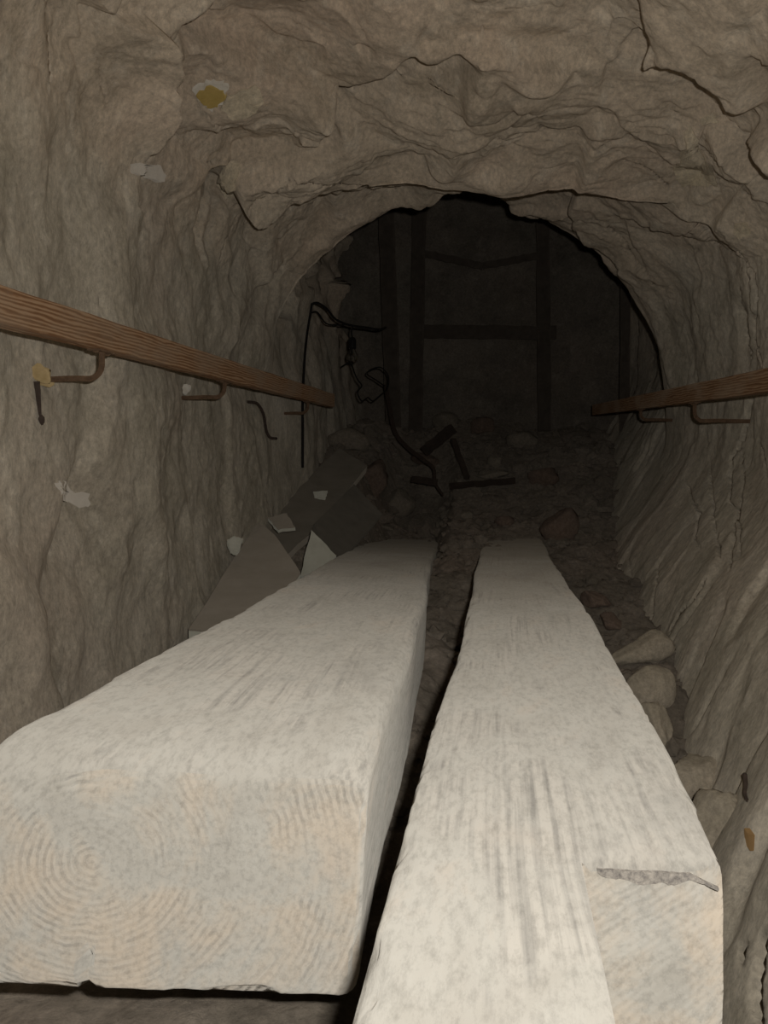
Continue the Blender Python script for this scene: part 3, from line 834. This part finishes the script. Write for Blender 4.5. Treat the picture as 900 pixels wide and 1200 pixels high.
# ------------------------------------------------------------------ broken boards and plaster scraps on the left
def board(name, pts, thick, mat, label=None, cat=None, edge_mat=None, group=None, seed=0):
    P3 = [at(*p) for p in pts]
    n = Vector((0, 0, 0)); c = sum(P3, Vector()) / len(P3)
    for i in range(len(P3)): n += (P3[i] - c).cross(P3[(i + 1) % len(P3)] - c)
    n.normalize()
    if n.dot(c - EYE) > 0: n = -n
    P3 = [p - n * (p - c).dot(n) for p in P3]        # one plane
    t = thing(name, c - n * thick, label, cat, group)
    rr = random.Random(seed); bd = []
    for i in range(len(P3)):
        a_, b_ = P3[i], P3[(i + 1) % len(P3)]
        for k in range(5):
            p = a_ + (b_ - a_) * (k / 5)
            bd.append(p + (Vector((rr.gauss(0, 1), rr.gauss(0, 1), rr.gauss(0, 1))) * .0016 if k else Vector()))
    def plate(d0, d1):
        bm = bmesh.new()
        A = [bm.verts.new(p - n * d0) for p in bd]; B_ = [bm.verts.new(p - n * d1) for p in bd]
        bm.faces.new(A); bm.faces.new(B_[::-1])
        for k in range(len(A)): bm.faces.new((A[k], A[(k + 1) % len(A)], B_[(k + 1) % len(A)], B_[k]))
        return bm
    obj_bm('facing', plate(0, thick * .16), mat, t, False)
    obj_bm('core', plate(thick * .16, thick), edge_mat or M['gypsum'], t, False)
    return t
board('broken_board', [(221,738,2.80),(302,611,3.78),(322,626,3.64),(352,672,3.28),(330,702,3.05),(264,738,2.80)], .034, M['board'],
      'large broken grey-brown board with a pale cut edge wedged between left wall and beam', 'board', None, None, 1)
board('plank', [(284,632,3.85),(398,524,5.05),(430,546,4.85),(378,612,4.1),(330,652,3.72)], .035, M['board_brown'],
      'long dusty dark board lying up the heap along the left wall', 'board', M['board'], None, 2)
board('broken_board', [(367,616,3.95),(414,569,4.42),(452,596,4.30),(428,630,4.15),(394,660,3.70)], .022, M['board_dark'],
      'dark plain panel leaning behind the white triangular scrap beside the left beam', 'board', M['board_dark'], None, 3)
board('plaster_scrap', [(365,620,3.60),(394,652,3.56),(374,672,3.50),(352,676,3.50)], .016, M['gypsum'],
      'pale triangular plasterboard scrap standing against the left beam', 'scrap', None, None, 4)
board('plaster_scrap', [(266,634,3.35),(275,627,3.38),(285,632,3.38),(278,646,3.30),(270,644,3.30)], .014, M['gypsum'],
      'small white scrap at the wall behind the large broken board', 'scrap', None, None, 5)
board('plaster_scrap', [(314,607,3.82),(336,601,3.86),(346,618,3.72),(326,620,3.70)], .014, M['board'],
      'small grey chip lying on the top corner of the large broken board', 'scrap', None, None, 6)
board('plaster_scrap', [(367,576,4.4),(384,575,4.42),(381,586,4.34),(369,585,4.34)], .012, M['gypsum'],
      'tiny pale chip halfway up the long dark board', 'scrap', None, None, 7)

# ------------------------------------------------------------------ stones
stones = [  # px, py, Y, size (m), rotation, material, cuts, label
 (764, 808, 2.35, (.060, .045, .056), (0, .1, .2), 'stone', 1, 'round pale stone against the right wall base, middle of three beside the right beam'),
 (752, 764, 2.50, (.085, .05, .042), (0, -.35, .2), 'stone', 5, 'oblong tilted stone above the round pale one beside the right beam'),
 (768, 852, 2.20, (.040, .05, .055), (0, .1, 0), 'stone', 6, 'small squarish stone half hidden by the right beam below the round pale one'),
 (818, 906, 2.02, (.068, .08, .062), (.1, .1, .1), 'stone', 7, 'upper rough masonry block right of the right beam'),
 (845, 985, 1.76, (.058, .09, .088), (.1, .15, .1), 'stone', 7, 'lower tall masonry block right of the right beam near its notch'),
 (716, 728, 3.1, (.045, .05, .025), (0, .2, 0), 'stone_red', 4, 'reddish flat stone beside the middle of the right beam'),
 (695, 704, 3.25, (.05, .05, .03), (0, .3, .5), 'stone_red', 5, 'dark reddish stone just up the slope from the flat reddish one'),
 (656, 618, 4.35, (.085, .09, .10), (0, .2, 0), 'stone_red', 4, 'big dark boulder at the far right end of the right beam'),
 (407, 517, 5.15, (.11, .10, .068), (0, .35, .1), 'stone', 5, 'pale angular stone on top of the left heap beside the end of the handrail'),
 (437, 562, 4.75, (.07, .09, .10), (.2, .3, 0), 'stone_red', 5, 'reddish brown stone beside the upper end of the long dark board'),
 (466, 588, 5.60, (.095, .09, .085), (0, -.5, .2), 'stone', 4, 'rounded stone at the far end of the left beam'),
 (450, 618, 5.30, (.06, .05, .018), (0, .1, .4), 'stone', 5, 'flat chip on the far left edge of the left beam'),
 (576, 557, 5.75, (.10, .07, .03), (0, -.12, 0), 'stone', 5, 'flat pale slab lying across the middle of the far heap'),
 (581, 542, 5.95, (.045, .045, .04), (0, 0, 0), 'stone', 3, 'small rounded stone just above the flat pale slab in the far heap'),
 (592, 611, 4.95, (.05, .05, .035), (0, .1, .3), 'stone_red', 4, 'pinkish stone beyond the far end of the right beam'),
 (526, 496, 6.5, (.11, .08, .07), (0, .2, .1), 'stone', 5, 'large stone at the foot of the left timber post'),
 (565, 500, 6.5, (.08, .08, .06), (0, -.2, .4), 'stone_red', 5, 'stone in the middle of the heap between the two timber posts'),
 (612, 517, 6.3, (.10, .08, .06), (0, .1, .2), 'stone', 5, 'stone at the foot of the right timber post'),
 (500, 540, 5.9, (.09, .08, .05), (0, .2, .2), 'stone_red', 5, 'stone below the bent iron pipe in the left of the far heap'),
 (634, 560, 5.5, (.10, .08, .06), (0, -.2, .1), 'stone_red', 5, 'stone at the right foot of the far heap'),
 (545, 604, 5.0, (.045, .05, .028), (0, .1, .6), 'stone', 5, 'small stone between the far ends of the two beams'),
 (474, 490, 6.2, (.06, .06, .09), (0, .3, .1), 'stone_red', 5, 'upright reddish stone left of the left timber post'),
]
for i, (px, py, Y, sz, rot, mt, cuts, lab) in enumerate(stones):
    # slide along the line of sight to the spot nearest the estimate where the stone rests on the rubble
    Ys = Y + np.linspace(-.9, .9, 361)
    q = np.stack([(px - CX) / F * Ys, Ys, Z0 + (CY - py) / F * Ys], 1)
    gap = q[:, 2] - .5 * sz[2] - floor_np(q[:, 0], q[:, 1])
    ok = np.where(np.sign(gap[:-1]) != np.sign(gap[1:]))[0]
    if len(ok): Y2 = Ys[ok[np.argmin(np.abs(Ys[ok] - Y))]]
    else: Y2 = Ys[np.argmin(np.abs(gap))]
    sz = tuple(v * Y2 / Y for v in sz)
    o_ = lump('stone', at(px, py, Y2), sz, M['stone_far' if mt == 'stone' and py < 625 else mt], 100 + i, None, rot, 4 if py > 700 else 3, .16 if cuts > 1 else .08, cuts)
    tag(o_, lab, 'stone', 'loose stones in the passage')
# rubble too small and too many to pick apart
rg = random.Random(77)
bm0 = bmesh.new(); bmesh.ops.create_icosphere(bm0, subdivisions=1, radius=1)
IV = np.array([v.co[:] for v in bm0.verts]); IF = np.array([[v.index for v in f.verts] for f in bm0.faces]); bm0.free()
GV, GF = [], []
cnt = 0
for k in range(2600):
    Y = rg.uniform(1.3, 6.9); x = rg.uniform(-.8, .75)
    s = rg.choice([.006, .008, .010, .014, .02, .028]) * (1.25 if Y > 3.5 else .9)
    if Y > 5 and rg.random() < .3: s *= 1.6
    J = IV * (1 + .25 * np.array([[rg.uniform(-1, 1)] for _ in range(len(IV))]))
    J = J * np.array([rg.uniform(.7, 1.3), rg.uniform(.7, 1.3), rg.uniform(.4, .9)]) * s
    an = rg.uniform(0, 6.28); R = np.array([[math.cos(an), -math.sin(an), 0], [math.sin(an), math.cos(an), 0], [0, 0, 1]])
    J = J @ R.T
    GV.append(J + np.array([x, Y, fz(x, Y) + s * .15])); GF.append(IF + cnt); cnt += len(IV)
tag(mesh_np('gravel', np.vstack(GV), np.vstack(GF), M['rubble'], floor, False), 'loose brown rubble and stone chips', None, None, 'stuff')

# orange wedge low on the right
bm = bmesh.new(); bmesh.ops.create_cube(bm, size=1)
for v in bm.verts:
    v.co = Vector((v.co.x * .010 * (1.0 if v.co.z > 0 else .7), v.co.y * .03, v.co.z * .026))
bmesh.ops.bevel(bm, geom=bm.edges[:], offset=.0012, segments=1, affect='EDGES')
h, n = on_rock(880, 984)
o_ = obj_bm('wooden_wedge', bm, M['wedge'], None, False)
o_.location = h + n * .004
tag(o_, 'small orange wooden wedge pushed into the masonry at the right edge', 'wedge')

# ------------------------------------------------------------------ timber frame at the far end
fr = thing('timber_shoring', (0, 6.72, fz(0, 6.7)), 'dark timber frame of posts and crossbars before the back rock face', 'shoring')
Yf = 6.72
def bar(name, a, b_, wx, hz, seed, parent):
    return box_between(name, a, b_, wx, hz, M['old_wood'], parent, 14, .004, seed)
def vbar(px0, py0, px1, py1, Y, w_, dpt, seed, parent, name='post'):
    A, Bp = at(px0, py0, Y), at(px1, py1, Y)
    bm = bmesh.new(); rr = random.Random(seed); rings = []
    for i in range(13):
        t = i / 12; c = A + (Bp - A) * t; k = 1 + rr.uniform(-.08, .08)
        rings.append([bm.verts.new(c + Vector((sx * w_ / 2 * k, sy * dpt / 2, 0))) for sx, sy in ((-1, -1), (1, -1), (1, 1), (-1, 1))])
    for i in range(12):
        for k in range(4): bm.faces.new((rings[i][k], rings[i][(k + 1) % 4], rings[i + 1][(k + 1) % 4], rings[i + 1][k]))
    bm.faces.new(rings[0][::-1]); bm.faces.new(rings[-1])
    bmesh.ops.bevel(bm, geom=[e for e in bm.edges if abs((e.verts[0].co - e.verts[1].co).normalized().z) > .9], offset=.008, segments=1, affect='EDGES')
    return obj_bm(name, bm, M['old_wood'], parent, False)
vbar(492, 215, 487, 512, Yf, .085, .09, 1, fr)
vbar(636, 240, 638, 505, Yf, .085, .09, 2, fr)
bar('crossbar', at(482, 388, Yf + .0), at(652, 390, Yf + .0), .05, .085, 3, fr)
bar('crossbar', at(494, 296, Yf - .02), at(566, 312, Yf - .02), .02, .045, 4, fr)
bar('crossbar', at(566, 312, Yf - .02), at(640, 297, Yf - .02), .02, .045, 5, fr)
pr = thing('timber_prop', at(735, 520, 6.3), 'slim dark timber prop at the right of the far chamber behind the handrail', 'prop')
vbar(733, 330, 731, 560, 6.3, .055, .06, 6, pr)
pl = thing('timber_prop', at(466, 500, 6.5), 'dark upright plank at the left of the far chamber behind the hanging bulb', 'prop')
vbar(452, 232, 462, 520, 6.5, .10, .05, 7, pl, 'plank')

# ------------------------------------------------------------------ cable, bulb, wires and scrap iron at the far left
cb = thing('electric_cable', at(352, 545, 4.52), 'black electric cable running up the left wall and across to the hanging bulb', 'cable')
bm = bmesh.new()
def hug(px, py, off=.012):
    h, n = on_rock(px, py)
    return h + Vector((off, -off, 0))
path = [hug(352, 548), hug(352, 520), hug(352, 492), hug(352, 470), hug(353, 445), hug(355, 415), hug(358, 388), hug(361, 370), hug(363, 357)]
tube(bm, path, .006, 8)
obj_bm('wire', bm, M['cable'], cb)
bm = bmesh.new()
e = path[-1]
tube(bm, [e, at(372, 355, e.y + .05), at(383, 362, e.y + .15), at(392, 373, e.y + .25), at(403, 379, e.y + .35), at(415, 382, 5.15), at(430, 384, 5.3), at(444, 386, 5.4), at(452, 384, 6.40)], .0062, 8)
obj_bm('wire', bm, M['cable'], cb)
bm = bmesh.new()
tube(bm, [e + Vector((0, 0, -.04)), at(372, 366, e.y + .05), at(382, 379, e.y + .12), at(396, 381, e.y + .3), at(406, 380, 5.1)], .004, 6)
obj_bm('wire', bm, M['cable'], cb)
lump('junction', hug(360, 369, .008), (.014, .014, .014), M['cable'], 3, cb)
hb = thing('light_bulb', at(413, 383, 5.13), 'unlit glass bulb in a black holder hanging from the cable', 'bulb')
top = at(413, 382, 5.13)
bm = bmesh.new(); tube(bm, [top, top - Vector((0.005, 0, .03)), at(413, 396, 5.13)], .004, 6); obj_bm('wire', bm, M['cable'], hb)
def lathe(name, c, prof, mat, parent, seg=20):
    bm = bmesh.new(); rings = [[bm.verts.new(c + Vector((r_ * math.cos(2 * math.pi * k / seg), r_ * math.sin(2 * math.pi * k / seg), z_))) for k in range(seg)] for r_, z_ in prof]
    for a_, b_ in zip(rings[:-1], rings[1:]):
        for k in range(seg): bm.faces.new((a_[k], a_[(k + 1) % seg], b_[(k + 1) % seg], b_[k]))
    bm.faces.new(rings[0]); bm.faces.new(rings[-1])
    return obj_bm(name, bm, mat, parent, True)
c = at(413, 396, 5.13)
lathe('socket', c, [(.007, .004), (.014, 0), (.019, -.012), (.019, -.05), (.016, -.056)], M['cable'], hb)
mg = bpy.data.materials.new('bulb_glass'); mg.use_nodes = True
bs = mg.node_tree.nodes['Principled BSDF']; bs.inputs['Base Color'].default_value = (.9, .92, .9, 1); bs.inputs['Roughness'].default_value = .03
bs.inputs['Transmission Weight'].default_value = 1.0; bs.inputs['IOR'].default_value = 1.45
lathe('bulb_glass', c, [(.013, -.054), (.016, -.064), (.023, -.078), (.028, -.092), (.029, -.102), (.026, -.113), (.018, -.123), (.008, -.128), (.002, -.129)], mg, hb, 24)
# tangle of wire hanging under the bulb
bm = bmesh.new()
tube(bm, [at(x_, y_, 5.3 + k * .03) for k, (x_, y_) in enumerate(((415, 436), (419, 445), (424, 452), (419, 460), (424, 470), (431, 466), (437, 470), (446, 463), (454, 455), (455, 441), (447, 431), (437, 432), (430, 438), (440, 445), (450, 452)))], .0038, 6)
tube(bm, [at(415, 436, 5.3), at(413, 430, 5.32), at(409, 425, 5.36), at(400, 430, 5.42)], .004, 6)
tag(obj_bm('wire_tangle', bm, M['cable'], None), 'tangled black wire hanging below the light bulb', 'wire')
# bent pipe reaching down into the heap
bm = bmesh.new()
tube(bm, [at(x_, y_, Y_) for x_, y_, Y_ in ((452, 452, 6.1), (457, 480, 6.0), (463, 507, 5.9), (477, 524, 5.75), (495, 538, 5.6), (508, 549, 5.5), (510, 566, 5.35), (519, 580, 5.2))], lambda t: .013 if t < .5 else .013 - .014 * (t - .5), 9)
tag(obj_bm('iron_pipe', bm, M['iron_dark'], None), 'long dark bent iron pipe reaching down the far heap to the left beam', 'pipe')
for i, (A, Bp, w_, lab) in enumerate([
    ((497, 529, 5.7), (531, 502, 5.75), .055, 'short thick dark timber stub tilted up in the far heap'),
    ((531, 516, 5.80), (548, 560, 5.44), .028, 'dark stick slanting down from the tilted stub in the far heap'),
    ((484, 561, 5.3), (511, 565, 5.25), .035, 'short dark stick lying flat at the far end of the left beam'),
    ((528, 570, 5.35), (603, 563, 5.45), .034, 'dark stick lying across the heap below the flat pale slab')]):
    o_ = box_between('timber_stub' if i == 0 else 'stick', at(*A), at(*Bp), w_, w_, M['scrap_wood'], None, 8, .003, 50 + i)
    tag(o_, lab, 'wood scrap')
